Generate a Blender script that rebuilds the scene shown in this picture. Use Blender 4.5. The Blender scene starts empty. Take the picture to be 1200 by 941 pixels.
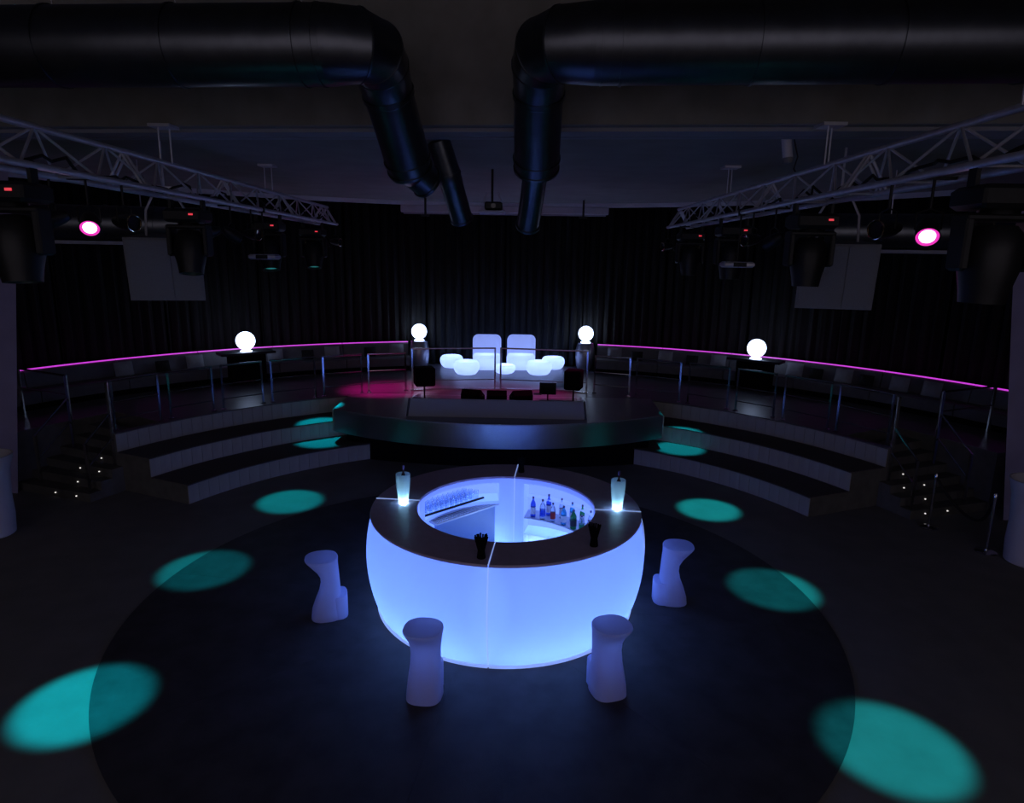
import bpy, math, random
from mathutils import Vector, Matrix
random.seed(7)
rad = math.radians
S = bpy.context.scene
COL = S.collection

# ------------------------------------------------------------------ camera, world, exposure
cam_d = bpy.data.cameras.new('camera'); cam = bpy.data.objects.new('camera', cam_d); COL.objects.link(cam)
cam_d.sensor_width = 36.0; cam_d.lens = 36.0 * 771.0 / 1200.0; cam_d.clip_start = 0.05; cam_d.clip_end = 200
cam.matrix_world = Matrix.Translation((0, 0, 4.8)) @ Matrix.Rotation(rad(90 - 12.25), 4, 'X') @ Matrix.Rotation(rad(0.913), 4, 'Z')
S.camera = cam
W = bpy.data.worlds.new('world'); S.world = W; W.use_nodes = True
W.node_tree.nodes['Background'].inputs[0].default_value = (0.80, 0.71, 0.84, 1)
W.node_tree.nodes['Background'].inputs[1].default_value = 0.36
S.view_settings.view_transform = 'Standard'; S.view_settings.look = 'None'
S.view_settings.exposure = 0.0; S.view_settings.gamma = 1.0; S.view_settings.use_curve_mapping = False

# ------------------------------------------------------------------ materials
def nodes(name):
    m = bpy.data.materials.new(name); m.use_nodes = True
    return m, m.node_tree.nodes, m.node_tree.links, m.node_tree.nodes['Principled BSDF']

def mat(name, col, rough=0.6, metal=0.0, var=0.15, scale=6.0, bump=0.0, bscale=60.0, spec=0.5, stretch=(1, 1, 1), trans=0.0, ior=1.45, coat=0.0):
    m, N, L, b = nodes(name)
    tc = N.new('ShaderNodeTexCoord'); mp = N.new('ShaderNodeMapping'); mp.inputs['Scale'].default_value = stretch
    L.new(tc.outputs['Object'], mp.inputs['Vector'])
    nz = N.new('ShaderNodeTexNoise'); nz.inputs['Scale'].default_value = scale; nz.inputs['Detail'].default_value = 4
    L.new(mp.outputs['Vector'], nz.inputs['Vector'])
    rp = N.new('ShaderNodeValToRGB')
    rp.color_ramp.elements[0].position = 0.3; rp.color_ramp.elements[1].position = 0.7
    rp.color_ramp.elements[0].color = [c * (1 - var) for c in col] + [1]
    rp.color_ramp.elements[1].color = [min(1, c * (1 + var)) for c in col] + [1]
    L.new(nz.outputs['Fac'], rp.inputs['Fac']); L.new(rp.outputs['Color'], b.inputs['Base Color'])
    b.inputs['Roughness'].default_value = rough; b.inputs['Metallic'].default_value = metal
    b.inputs['Specular IOR Level'].default_value = spec; b.inputs['IOR'].default_value = ior
    b.inputs['Transmission Weight'].default_value = trans; b.inputs['Coat Weight'].default_value = coat
    if bump > 0:
        n2 = N.new('ShaderNodeTexNoise'); n2.inputs['Scale'].default_value = bscale; n2.inputs['Detail'].default_value = 3
        L.new(mp.outputs['Vector'], n2.inputs['Vector'])
        bp = N.new('ShaderNodeBump'); bp.inputs['Strength'].default_value = bump; bp.inputs['Distance'].default_value = 0.01
        L.new(n2.outputs['Fac'], bp.inputs['Height']); L.new(bp.outputs['Normal'], b.inputs['Normal'])
    return m

def emit(name, col, strength):
    m, N, L, b = nodes(name)
    b.inputs['Base Color'].default_value = (0.6, 0.6, 0.6, 1)
    b.inputs['Emission Color'].default_value = (*col, 1); b.inputs['Emission Strength'].default_value = strength
    b.inputs['Roughness'].default_value = 0.4
    return m

def glow(name, ecol, estr, tcol):
    """milky plastic shell: gives off an even light of its own and lets the lamp inside shine through"""
    m, N, L, b = nodes(name)
    out = N['Material Output']; N.remove(b)
    e = N.new('ShaderNodeEmission'); e.inputs[0].default_value = (*ecol, 1); e.inputs[1].default_value = estr
    t = N.new('ShaderNodeBsdfTranslucent'); t.inputs[0].default_value = (*tcol, 1)
    d = N.new('ShaderNodeBsdfDiffuse'); d.inputs[0].default_value = (0.35, 0.36, 0.4, 1) if estr > 0 else (0.64, 0.66, 0.88, 1)
    mx = N.new('ShaderNodeMixShader'); mx.inputs[0].default_value = 0.45
    L.new(t.outputs[0], mx.inputs[1]); L.new(d.outputs[0], mx.inputs[2])
    a = N.new('ShaderNodeAddShader'); L.new(e.outputs[0], a.inputs[0]); L.new(mx.outputs[0], a.inputs[1])
    L.new(a.outputs[0], out.inputs[0])
    return m

M = dict(
    concrete=mat('concrete', (0.165, 0.157, 0.15), 0.75, 0, 0.10, 2.2, 0.25, 40, 0.3),
    disc=mat('dark_vinyl', (0.047, 0.045, 0.048), 0.6, 0, 0.25, 3.0, 0.15, 80, 0.3),
    riser=mat('riser_board', (0.34, 0.33, 0.33), 0.6, 0, 0.12, 3.0, 0.1, 30, 0.3, (1, 1, 0.3)),
    tread=mat('carpet', (0.10, 0.088, 0.095), 0.95, 0, 0.2, 30.0, 0.4, 200, 0.1),
    stairm=mat('stair_concrete', (0.11, 0.105, 0.10), 0.85, 0, 0.15, 5, 0.2, 60, 0.2),
    deck=mat('deck_laminate', (0.11, 0.10, 0.115), 0.38, 0, 0.25, 3.0, 0.0, 10, 0.4, (0.4, 9, 1)),
    ceil=mat('ceiling_paint', (0.30, 0.28, 0.26), 0.9, 0, 0.08, 1.5, 0.1, 20, 0.1),
    beam=mat('brown_beam_paint', (0.27, 0.255, 0.235), 0.9, 0, 0.15, 2.0, 0.1, 20, 0.1),
    flange=mat('pale_trim_paint', (0.33, 0.32, 0.35), 0.8, 0, 0.08, 2.0),
    edge=mat('white_trim_paint', (0.6, 0.58, 0.62), 0.7, 0, 0.05, 2.0),
    wall=mat('wall_plaster', (0.31, 0.28, 0.46), 0.85, 0, 0.08, 2.0, 0.1, 30, 0.2),
    darkwall=mat('dark_wall_paint', (0.02, 0.02, 0.022), 0.9, 0, 0.1, 2.0),
    curtain=mat('black_velvet', (0.022, 0.022, 0.021), 0.95, 0, 0.3, 8.0, 0.2, 150, 0.15, (1, 1, 0.1)),
    chrome=mat('chrome', (0.62, 0.62, 0.65), 0.16, 1.0, 0.04, 20),
    steel=mat('brushed_steel', (0.36, 0.37, 0.40), 0.30, 1.0, 0.15, 30, 0.05, 120, 0.5, (1, 1, 14)),
    steeltop=mat('dull_steel', (0.32, 0.32, 0.34), 0.42, 0.7, 0.12, 18, 0.04, 80, 0.5, (1, 10, 1)),
    duct=mat('galvanised_duct', (0.15, 0.16, 0.18), 0.35, 1.0, 0.12, 5.0, 0.06, 14),
    alu=mat('aluminium_truss', (0.62, 0.60, 0.66), 0.42, 0.5, 0.1, 10),
    black=mat('black_plastic', (0.010, 0.010, 0.011), 0.45, 0, 0.2, 20),
    matt=mat('matt_black', (0.005, 0.005, 0.006), 0.9, 0, 0.2, 20, 0, 1, 0.05),
    gold=mat('warm_metal_rim', (0.75, 0.6, 0.4), 0.2, 1.0, 0.05, 20),
    grille=mat('speaker_grey', (0.20, 0.20, 0.21), 0.7, 0, 0.08, 60, 0.3, 300, 0.3),
    bench=mat('bench_leather', (0.10, 0.095, 0.105), 0.55, 0, 0.12, 6, 0.1, 60),
    cushl=mat('grey_cushion', (0.24, 0.24, 0.26), 0.9, 0, 0.08, 12, 0.2, 180),
    cushd=mat('black_cushion', (0.012, 0.012, 0.013), 0.9, 0, 0.1, 12, 0.2, 180),
    stool=mat('white_moulded_plastic', (0.70, 0.69, 0.73), 0.45, 0, 0.03, 4, 0.02, 100, 0.35),
    planter=mat('planter_plastic', (0.55, 0.52, 0.58), 0.5, 0, 0.03, 4),
    counter=mat('bar_laminate', (0.42, 0.35, 0.54), 0.30, 0, 0.08, 10, 0, 1, 0.55),
    rubber=mat('black_rubber', (0.012, 0.012, 0.013), 0.7, 0, 0.1, 30),
    glass=mat('clear_glass', (0.80, 0.86, 0.97), 0.04, 0, 0.01, 5, 0, 1, 0.5, (1, 1, 1), 1.0, 1.3),
    bblue=mat('blue_glass', (0.07, 0.16, 0.85), 0.05, 0, 0.02, 5, 0, 1, 0.5, (1, 1, 1), 0.75, 1.35),
    bcyan=mat('cyan_glass', (0.10, 0.60, 0.95), 0.05, 0, 0.02, 5, 0, 1, 0.5, (1, 1, 1), 0.75, 1.35),
    bgreen=mat('green_glass', (0.03, 0.40, 0.12), 0.05, 0, 0.02, 5, 0, 1, 0.5, (1, 1, 1), 0.7, 1.35),
    bclear=mat('pale_glass', (0.75, 0.85, 0.98), 0.04, 0, 0.02, 5, 0, 1, 0.5, (1, 1, 1), 0.9, 1.3),
    lab_w=mat('paper_label', (0.75, 0.75, 0.78), 0.7, 0, 0.03, 30),
    lab_r=mat('red_label', (0.45, 0.03, 0.03), 0.6, 0, 0.03, 30),
    lab_k=mat('dark_label', (0.02, 0.02, 0.03), 0.6, 0, 0.03, 30),
    capm=mat('bottle_cap', (0.10, 0.08, 0.16), 0.4, 0.3, 0.03, 30),
    rope=mat('black_rope', (0.012, 0.010, 0.012), 0.85, 0, 0.2, 60),
    darkbottle=mat('dark_bottle_glass', (0.02, 0.012, 0.03), 0.15, 0, 0.05, 5),
    lensk=mat('dark_lens', (0.02, 0.02, 0.03), 0.05, 0, 0.05, 5, 0, 1, 0.8),
    joint=glow('joint_glow', (0.42, 0.54, 0.95), 0.38, (0.7, 0.85, 1.0)),
    stool_t=glow('milky_polyethylene', (0, 0, 0), 0.0, (0.82, 0.86, 1.0)),
    shell=glow('bar_shell_glow', (0.15, 0.235, 1.05), 0.52, (0.55, 0.75, 1.0)),
    shelf=glow('bar_shelf_glow', (0.24, 0.36, 1.0), 0.50, (0.55, 0.75, 1.0)),
    led=emit('bar_led', (0.34, 0.60, 1.15), 34.0),
    niche=emit('niche_led', (0.40, 0.58, 1.0), 5.0),
    pouf=glow('pouf_glow', (0.32, 0.42, 1.0), 0.42, (0.7, 0.8, 1.0)),
    poufled=emit('pouf_led', (0.42, 0.55, 1.0), 48.0),
    chairled=emit('chair_led', (0.42, 0.54, 1.0), 10.0),
    ball=emit('ball_glow', (0.50, 0.64, 1.0), 5.0),
    vase=glow('ice_vase_glow', (0.05, 0.10, 0.20), 0.3, (0.45, 0.66, 0.8)),
    vaseled=emit('vase_led', (0.55, 0.9, 1.0), 95.0),
    strip=emit('magenta_led', (0.62, 0.04, 0.70), 0.95),
    teal=emit('teal_lens', (0.05, 0.8, 0.75), 0.15),
    mag=emit('magenta_lens', (1.0, 0.62, 0.95), 6.0),
    magrim=emit('magenta_rim', (1.0, 0.02, 0.55), 0.9),
    red=emit('red_indicator', (0.9, 0.03, 0.05), 0.8),
    dot=emit('step_led', (1.0, 0.95, 0.9), 0.9),
    screen=mat('dark_screen', (0.01, 0.01, 0.012), 0.2, 0, 0.05, 5),
)

# ------------------------------------------------------------------ mesh helpers
class MB:
    def __init__(self): self.v = []; self.f = []
    def add(self, vs, fs):
        o = len(self.v); self.v += [tuple(p) for p in vs]; self.f += [tuple(i + o for i in f) for f in fs]; return self
    def box(self, c, s, R=None, bev=0.0):
        x, y, z = (k / 2 for k in s)
        if bev <= 0:
            vs = [(-x, -y, -z), (x, -y, -z), (x, y, -z), (-x, y, -z), (-x, -y, z), (x, -y, z), (x, y, z), (-x, y, z)]
            fs = [(0, 3, 2, 1), (4, 5, 6, 7), (0, 1, 5, 4), (1, 2, 6, 5), (2, 3, 7, 6), (3, 0, 4, 7)]
        else:
            b = min(bev, x * .9, y * .9, z * .9); rings = []
            for zz, k in ((-z, b), (-z + b, 0), (z - b, 0), (z, b)):
                X, Y = x - k, y - k; q = b * .6
                rings.append([(X - q, -Y, zz), (X, -Y + q, zz), (X, Y - q, zz), (X - q, Y, zz), (-X + q, Y, zz), (-X, Y - q, zz), (-X, -Y + q, zz), (-X + q, -Y, zz)])
            vs = sum(rings, []); n = 8
            fs = [(i * n + j, i * n + (j + 1) % n, (i + 1) * n + (j + 1) % n, (i + 1) * n + j) for i in range(3) for j in range(n)]
            fs += [tuple(range(n))[::-1], tuple(range(3 * n, 4 * n))]
        c = Vector(c)
        return self.add([(R @ Vector(p) if R else Vector(p)) + c for p in vs], fs)
    def loft(self, rings, cap=(True, True), closed=True):
        n = len(rings[0]); vs = sum([list(r) for r in rings], []); fs = []
        for i in range(len(rings) - 1):
            for j in range(n if closed else n - 1):
                k = (j + 1) % n
                fs.append((i * n + j, i * n + k, (i + 1) * n + k, (i + 1) * n + j))
        if cap[0]: fs.append(tuple(range(n))[::-1])
        if cap[1]: fs.append(tuple(range((len(rings) - 1) * n, len(rings) * n)))
        return self.add(vs, fs)
    def cyl(self, p0, p1, r0, r1=None, n=14, cap=(True, True)):
        p0, p1 = Vector(p0), Vector(p1); r1 = r0 if r1 is None else r1
        d = (p1 - p0).normalized(); a = d.orthogonal().normalized(); b = d.cross(a)
        ring = lambda p, r: [p + (a * math.cos(2 * math.pi * k / n) + b * math.sin(2 * math.pi * k / n)) * r for k in range(n)]
        return self.loft([ring(p0, r0), ring(p1, r1)], cap)
    def tube(self, path, r, n=10, cap=(True, True)):
        P = [Vector(p) for p in path]; rr = r if isinstance(r, (list, tuple)) else [r] * len(P)
        rings = []; a = None
        for i, p in enumerate(P):
            d = (P[min(i + 1, len(P) - 1)] - P[max(i - 1, 0)]).normalized()
            if a is None: a = d.orthogonal().normalized()
            a = (a - d * a.dot(d)).normalized(); b = d.cross(a)
            rings.append([p + (a * math.cos(2 * math.pi * k / n) + b * math.sin(2 * math.pi * k / n)) * rr[i] for k in range(n)])
        return self.loft(rings, cap)
    def lathe(self, prof, n=28, c=(0, 0, 0), cap=(True, True)):
        c = Vector(c)
        return self.loft([[c + Vector((r * math.cos(2 * math.pi * k / n), r * math.sin(2 * math.pi * k / n), z)) for k in range(n)] for r, z in prof], cap)
    def sector(self, r0, r1, z0, z1, a0, a1, n=None, c=(0, 0)):
        n = n or max(1, int(abs(a1 - a0) / 2)); rings = []
        for k in range(n + 1):
            a = rad(a0 + (a1 - a0) * k / n); ca, sa = math.cos(a), math.sin(a)
            rings.append([(c[0] + r * ca, c[1] + r * sa, z) for r, z in ((r0, z0), (r1, z0), (r1, z1), (r0, z1))])
        return self.loft(rings)
    def sweep(self, prof, a0, a1, n, cap=True, c=(0, 0)):
        """closed profile [(r,z)] swept about a vertical axis"""
        rings = [[(c[0] + r * math.cos(a), c[1] + r * math.sin(a), z) for r, z in prof] for a in (rad(a0 + (a1 - a0) * k / n) for k in range(n + 1))]
        return self.loft(rings, (cap, cap))
    def prism(self, poly, z0, z1):
        return self.loft([[(x, y, z0) for x, y in poly], [(x, y, z1) for x, y in poly]])
    def mesh(self, name, m, smooth=35):
        import bmesh
        me = bpy.data.meshes.new(name); me.from_pydata(self.v, [], self.f)
        bm = bmesh.new(); bm.from_mesh(me); bmesh.ops.recalc_face_normals(bm, faces=bm.faces); bm.to_mesh(me); bm.free()
        me.materials.append(M[m] if isinstance(m, str) else m)
        if smooth:
            me.polygons.foreach_set('use_smooth', [True] * len(me.polygons)); me.set_sharp_from_angle(angle=rad(smooth))
        me.update(); return me
    def build(self, name, m, parent=None, smooth=35, loc=(0, 0, 0), rz=0):
        return obj(name, self.mesh(name, m, smooth), parent, loc, rz)

def obj(name, me, parent=None, loc=(0, 0, 0), rz=0):
    o = bpy.data.objects.new(name, me); COL.objects.link(o); o.parent = parent
    o.location = loc; o.rotation_euler = (0, 0, rz); return o
def tag(o, label, cat, group=None):
    o['label'] = label; o['category'] = cat
    if group: o['group'] = group
    return o
def thing(name, label, cat, loc=(0, 0, 0), rz=0, group=None):
    return tag(obj(name, None, None, loc, rz), label, cat, group)
def struct(o): o['kind'] = 'structure'; return o
def copy_tree(o, parent=None):
    c = o.copy(); COL.objects.link(c); c.parent = parent
    for ch in [k for k in bpy.data.objects if k.parent == o]: copy_tree(ch, c)
    return c
def dup(o, loc, rz=None, label=None):
    c = copy_tree(o); c.location = loc
    if rz is not None: c.rotation_euler.z = rz
    if label: c['label'] = label
    return c

C0 = Vector((-0.29, 9.52, 0))            # centre of the round hall
def pol(r, a, z=0.0): return Vector((C0.x + r * math.cos(rad(a)), C0.y + r * math.sin(rad(a)), z))
STEP = 0.40; TOP = 1.20
R1, R2, R3 = 6.55, 7.56, 8.49
AL, AR = 156.4, 22.2                     # where the tiers end
ROPE = 'on the rope barrier side'; FAR = 'opposite the rope barrier'
NTH = ['first', 'second', 'third', 'fourth', 'fifth', 'sixth', 'seventh', 'eighth', 'ninth', 'tenth', 'eleventh', 'twelfth', 'thirteenth', 'fourteenth']

# ------------------------------------------------------------------ the setting
fl = MB().box((0, 10, -0.1), (40, 44, 0.2)).build('floor', 'concrete', smooth=0); struct(fl)
DC = Vector((-0.38, 8.61, 0)); DR = 4.77
dance = struct(obj('dance_floor', None, None, DC))
wedge = MB().sector(0.02, DR, 0.0, 0.012, 0.02, 44.98, 24).mesh('floor_panel', 'disc', 0)
for k in range(8): obj('floor_panel', wedge, dance, (0, 0, 0), rad(-53 + 45 * k))

ce = MB().box((0, 3.2, 8.45), (34, 13.5, 0.3)).build('ceiling', 'ceil', smooth=0); struct(ce)
RT = Matrix.Rotation(rad(-5.5), 3, 'Z')
so = MB().prism([(-17, 11.1), (17, 7.83), (17, 27), (-17, 27)], 6.56, 6.76).build('ceiling_soffit', 'ceil', smooth=0); struct(so)
bmf = MB().box((0, 9.62, 7.6), (34, 0.35, 2.06), RT).build('ceiling_beam', 'beam', smooth=0); struct(bmf)
t1 = MB().box((0, 9.86, 6.535), (34, 0.40, 0.05), RT).build('trim_1', 'flange', smooth=0); struct(t1)
t1b = MB().box((0, 10.27, 6.545), (34, 0.16, 0.04), RT).build('trim_2', 'flange', smooth=0); struct(t1b)
t2 = MB().sector(12.74, 12.86, 6.44, 6.56, 16, 164, 70, C0).build('trim_3', 'edge', smooth=0); struct(t2)
for nm, x in (('wall_left', -13.9), ('wall_right', 13.6)):
    struct(MB().box((x, 10, 4.2), (0.3, 40, 8.4)).build(nm, 'darkwall', smooth=0))
struct(MB().box((0, 25.5, 4.2), (30, 0.3, 8.4)).build('wall_back', 'darkwall', smooth=0))

# tapered plaster pillars at both sides
for sx, x0, y0 in ((-1, -9.36, 12.9), (1, 8.93, 12.3)):
    def ringp(z, inset):
        w = 1.3
        e = x0 + sx * inset
        xs = sorted((e, e + sx * w))
        k = 1.075
        return [(xs[0], y0 - .3, z), (xs[1], y0 - .3, z), (xs[1] * (k if sx > 0 else 1) if sx < 0 else xs[1], y0 + .5, z), (xs[0] * (k if sx > 0 else 1), y0 + .5, z)] if sx > 0 else [(xs[0], y0 - .3, z), (xs[1], y0 - .3, z), (xs[1] * k, y0 + .5, z), (xs[0], y0 + .5, z)]
    o = MB().loft([ringp(0, 0.62), ringp(4.6, 0.0), ringp(6.56, -0.1)]).build('pillar', 'wall', smooth=0)
    struct(o)

# tiers of seating steps, faced with boards
def tiers(a_out, a_in):
    """a_out: end by the stair, a_in: end at the DJ platform"""
    lo, hi = sorted((a_out, a_in))
    body = MB().sector(R1, 8.6, 0, STEP - .02, lo, hi).sector(R2, 8.6, STEP - .02, 2 * STEP - .02, lo, hi).sector(R3, 8.6, 2 * STEP - .02, TOP - .02, lo, hi)
    o = struct(body.build('tiered_seating', 'stairm', None, 30, C0))
    for i, r in enumerate((R1, R2, R3)):
        n = round(rad(hi - lo) * r / 0.24); w = (hi - lo) / n
        key = 'riser_%d_%.3f' % (i, w)
        me = BOARDS.get(key) or MB().sector(r - .018, r, 0.008, STEP - .03, 0.012 * w, 0.988 * w, 2).mesh('riser_board', 'riser', 30)
        BOARDS[key] = me
        for k in range(n): obj('riser_board', me, o, (0, 0, i * STEP), rad(lo + k * w))
        if i < 2:
            MB().sector(r - .03, (R2, R3)[i] - .02, (i + 1) * STEP - .02, (i + 1) * STEP, lo, hi).build('tread', 'tread', o, 30)
BOARDS = {}
tiers(AL, 117.0); tiers(AR, 63.0)

# raised deck around the hall
dk = MB()
dk.sector(R3 - .03, 13.4, TOP - .02, TOP, 29.3, 149.2, 60, C0)
dk.sector(10.33, 13.4, TOP - .02, TOP, 149.2, 161.8, 8, C0).sector(10.33, 13.4, TOP - .02, TOP, 16.8, 29.3, 8, C0)
dk.sector(R3 - .03, 8.62, TOP - .02, TOP, 149.2, AL, 4, C0).sector(R3 - .03, 8.62, TOP - .02, TOP, AR, 29.3, 4, C0)
dk.sector(7.05, R3 - .03, TOP - .022, TOP - .002, 62.6, 117.4, 28, C0)
struct(dk.build('floor_deck', 'deck', smooth=0))
db = MB()
db.sector(8.62, 13.4, 0, TOP - .02, 29.3, 149.2, 60, C0)
db.sector(10.33, 13.4, 0, TOP - .02, 149.2, 161.8, 8, C0).sector(10.33, 13.4, 0, TOP - .02, 16.8, 29.3, 8, C0)
struct(db.build('deck_base', 'stairm', smooth=0))

# two stairs cut into the deck, with small step lights
def stair(a0, sgn):
    o = struct(obj('staircase', None, None, C0)); h = TOP / 7; w = 1.75
    for k in range(6):
        aa, bb = a0 + sgn * w * k, a0 + sgn * 12.4
        lo, hi = sorted((aa, a0 + sgn * (w * (k + 1) + .12)))
        st = MB().sector(8.36 if k < 3 else 8.63, 10.32, 0, (k + 1) * h, lo, hi, 3).build('stair_step', 'stairm', o, 30)
        for rr in ((8.72, 9.28) if k in (0, 2) else (9.0,) if k != 4 else (8.75,)):
            a = rad(aa - sgn * .06)
            MB().lathe([(0, -.013), (.012, -.009), (.017, 0), (.012, .009), (0, .013)], 8, (rr * math.cos(a), rr * math.sin(a), k * h + .09)).build('step_light', 'dot', st)
stair(161.6, -1); stair(16.9, 1)

# ------------------------------------------------------------------ curtains along the back
def curtain(a0, a1, seed, lab):
    rnd = random.Random(seed); n = 72; rings = []
    ph = rnd.random() * 6
    zs = (1.22, 3.8, 6.5)
    cols = []
    for k in range(n + 1):
        t = k / n; a = a0 + (a1 - a0) * t
        off = .075 * math.sin(t * 2 * math.pi * 9 + ph + .6 * math.sin(t * 11 + ph)) + .03 * math.sin(t * 2 * math.pi * 23 + ph * 2)
        cols.append([pol(13.12 + off * (1.15, 1.0, .7)[i] + (0.0, 0, 0)[i], a, z) for i, z in enumerate(zs)])
    fr = MB(); 
    front = [[c[i] for c in cols] for i in range(3)]
    back = [[c[i] + Vector((math.cos(rad(a0)), math.sin(rad(a0)), 0)) * .012 for c in cols] for i in range(3)]
    vs = sum(front, []); fs = []
    m = n + 1
    for i in range(2):
        for j in range(n): fs.append((i * m + j, i * m + j + 1, (i + 1) * m + j + 1, (i + 1) * m + j))
    fr.add(vs, fs)
    o = fr.build('stage_curtain', 'curtain', None, 80)
    md = o.modifiers.new('thick', 'SOLIDIFY'); md.thickness = .012
    return tag(o, lab, 'curtain', 'black stage curtains around the hall')
CW = 11.6
for k in range(14): curtain(8.8 + CW * k + .1, 8.8 + CW * (k + 1) - .1, k, NTH[k] + ' black stage curtain counted from the pillar by the rope barrier')

# ------------------------------------------------------------------ illuminated round bar in four quarters
BC = Vector((-0.06, 8.82, 0)); HB = 1.38
def shell_prof():
    pts = []
    for i in range(15):
        t = i / 14; z = .02 + t * (HB - .06)
        pts.append((1.80 * (2 * t - 1) * (t - 1) + 1.955 * 4 * t * (1 - t) + 1.875 * t * (2 * t - 1), z))
    return pts
def quarter(a0, kind, label):
    o = thing('bar_counter_module', label, 'bar counter', BC, rad(a0), 'quarters of the round bar')
    g = .25; a1 = 90 - g
    sp = shell_prof()
    out = MB(); n = 40; rings = [[(r * math.cos(rad(g + (a1 - g) * k / n)), r * math.sin(rad(g + (a1 - g) * k / n)), z) for r, z in sp] for k in range(n + 1)]
    out.loft(rings, (False, False), False); out.build('outer_shell', 'shell', o, 60)
    MB().sector(1.78, 1.825, 0.0, .05, g, a1, 30).build('plinth', 'joint', o)
    # inner wall, with a niche where the photograph shows one
    RI = 1.27; w = MB()
    na = 30; zsv = [0.03, .12, .41, .69, .96, 1.26, HB - .04]
    if kind == 'bottles': win = (12, 83, .12, 1.26)
    elif kind == 'glasses': win = (11, 78, .96, 1.26)
    else: win = None
    angs = sorted(set([g + (a1 - g) * k / na for k in range(na + 1)] + ([win[0], win[1]] if win else [])))
    for i in range(len(angs) - 1):
        for j in range(len(zsv) - 1):
            if win and angs[i] >= win[0] - .01 and angs[i + 1] <= win[1] + .01 and zsv[j] >= win[2] - .01 and zsv[j + 1] <= win[3] + .01: continue
            q = [(angs[i], zsv[j]), (angs[i + 1], zsv[j]), (angs[i + 1], zsv[j + 1]), (angs[i], zsv[j + 1])]
            w.add([(RI * math.cos(rad(a)), RI * math.sin(rad(a)), z) for a, z in q], [(0, 1, 2, 3)])
    w.build('inner_wall', 'shell', o, 60)
    if win:
        RB = 1.64; nn = MB()
        nn.sector(RB, RB + .012, win[2], win[3], win[0], win[1], 20)
        nn.sector(RI, RB, win[3], win[3] + .012, win[0], win[1], 20)
        for a in (win[0], win[1]): nn.sector(RI, RB, win[2], win[3], a - .3, a + .3, 1)
        nn.build('niche_lining', 'shelf', o, 40)
        MB().sector(RB - .06, RB - .035, win[3] - .03, win[3] - .01, win[0] + 1, win[1] - 1, 20).build('niche_light', 'niche', o)
        if kind == 'bottles':
            MB().sector(RI + .01, RB, .672, .69, win[0], win[1], 20).build('shelf', 'steel2', o)
            MB().sector(RI + .22, RB, .94, .96, win[0], win[1], 20).build('shelf', 'shelf', o)
            MB().sector(RI + .01, RB, .39, .41, win[0], win[1], 20).build('shelf', 'shelf', o)
            MB().sector(RB - .06, RB - .035, .64, .66, win[0] + 1, win[1] - 1, 20).build('niche_light', 'niche', o)
        else:
            MB().sector(RI + .01, RB, .94, .958, win[0], win[1], 20).build('shelf', 'shelf', o)
    # dark counter top
    ct = MB().sweep([(1.255, HB - .035), (1.885, HB - .035), (1.893, HB - .02), (1.885, HB), (1.255, HB), (1.247, HB - .02)], g, a1, 40)
    ct.build('counter_top', 'counter', o, 30)
    # pale joint strip on one end
    js = MB()
    js.sector(1.25, 1.89, HB - .002, HB + .008, -.15, .15, 1)
    ps = [(r + .006, 0, z) for r, z in sp]
    js.loft([[(r + .002, -.009, z), (r + .010, -.009, z), (r + .010, .009, z), (r + .002, .009, z)] for r, z in [(p[0], p[2]) for p in ps]])
    js.sector(RI - .012, RI - .002, .02, HB - .03, -.25, .25, 1)
    js.build('joint_strip', 'joint', o, 30)
    MB().sector(1.50, 1.56, .06, .085, 3, 87, 24).build('light_strip', 'led', o)
    for a in (.0,):
        MB().sector(RI + .004, 1.78, .03, HB - .04, g - .2, g, 1).build('end_panel', 'shelf', o)
    return o
M['steel2'] = mat('pale_metal_shelf', (0.5, 0.52, 0.6), 0.4, 0.4, 0.05, 8)
quarter(-5.5, 'bottles', 'glowing blue quarter of the round bar holding the bottle shelf')
quarter(84.5, 'glasses', 'glowing blue quarter of the round bar holding rows of glasses')
quarter(174.5, 'plain', 'plain glowing blue quarter of the round bar, diagonally across from the bottles')
quarter(264.5, 'plain', 'plain glowing blue quarter of the round bar, diagonally across from the glasses')

# straight work station inside the bar
ws = thing('bar_workstation', 'stainless drip worktop with pale front panel inside the round bar', 'worktop', BC, rad(44))   # local x along the front edge, y outwards
MB().box((.10, 1.01, .445), (1.18, .05, .89)).build('front_panel', mat('pale_panel', (0.20, 0.30, 0.55), .35, 0, .03, 4), ws, 20)
wp = [(-.50, .98), (.785, .98)]
a_lo, a_hi = math.degrees(math.atan2(.98, .785)), math.degrees(math.atan2(1.158, -.50))
wp += [(1.262 * math.cos(rad(a_lo + (a_hi - a_lo) * k / 14)), 1.262 * math.sin(rad(a_lo + (a_hi - a_lo) * k / 14))) for k in range(1, 15)]
MB().prism(wp, .892, .914).build('worktop', 'steel2', ws, 0)
MB().box((.04, 1.248, .973), (1.28, .035, .028), None, .006).build('bar_mat', 'rubber', ws, 20)
for k in range(4):
    D = 1.01 + .05 * k; t = math.sqrt(1.25 ** 2 - D * D) - .02
    MB().box(((t - .46) / 2, D, .918), (t + .46, .012, .008)).build('drip_rib', 'chrome', ws, 0)

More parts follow.
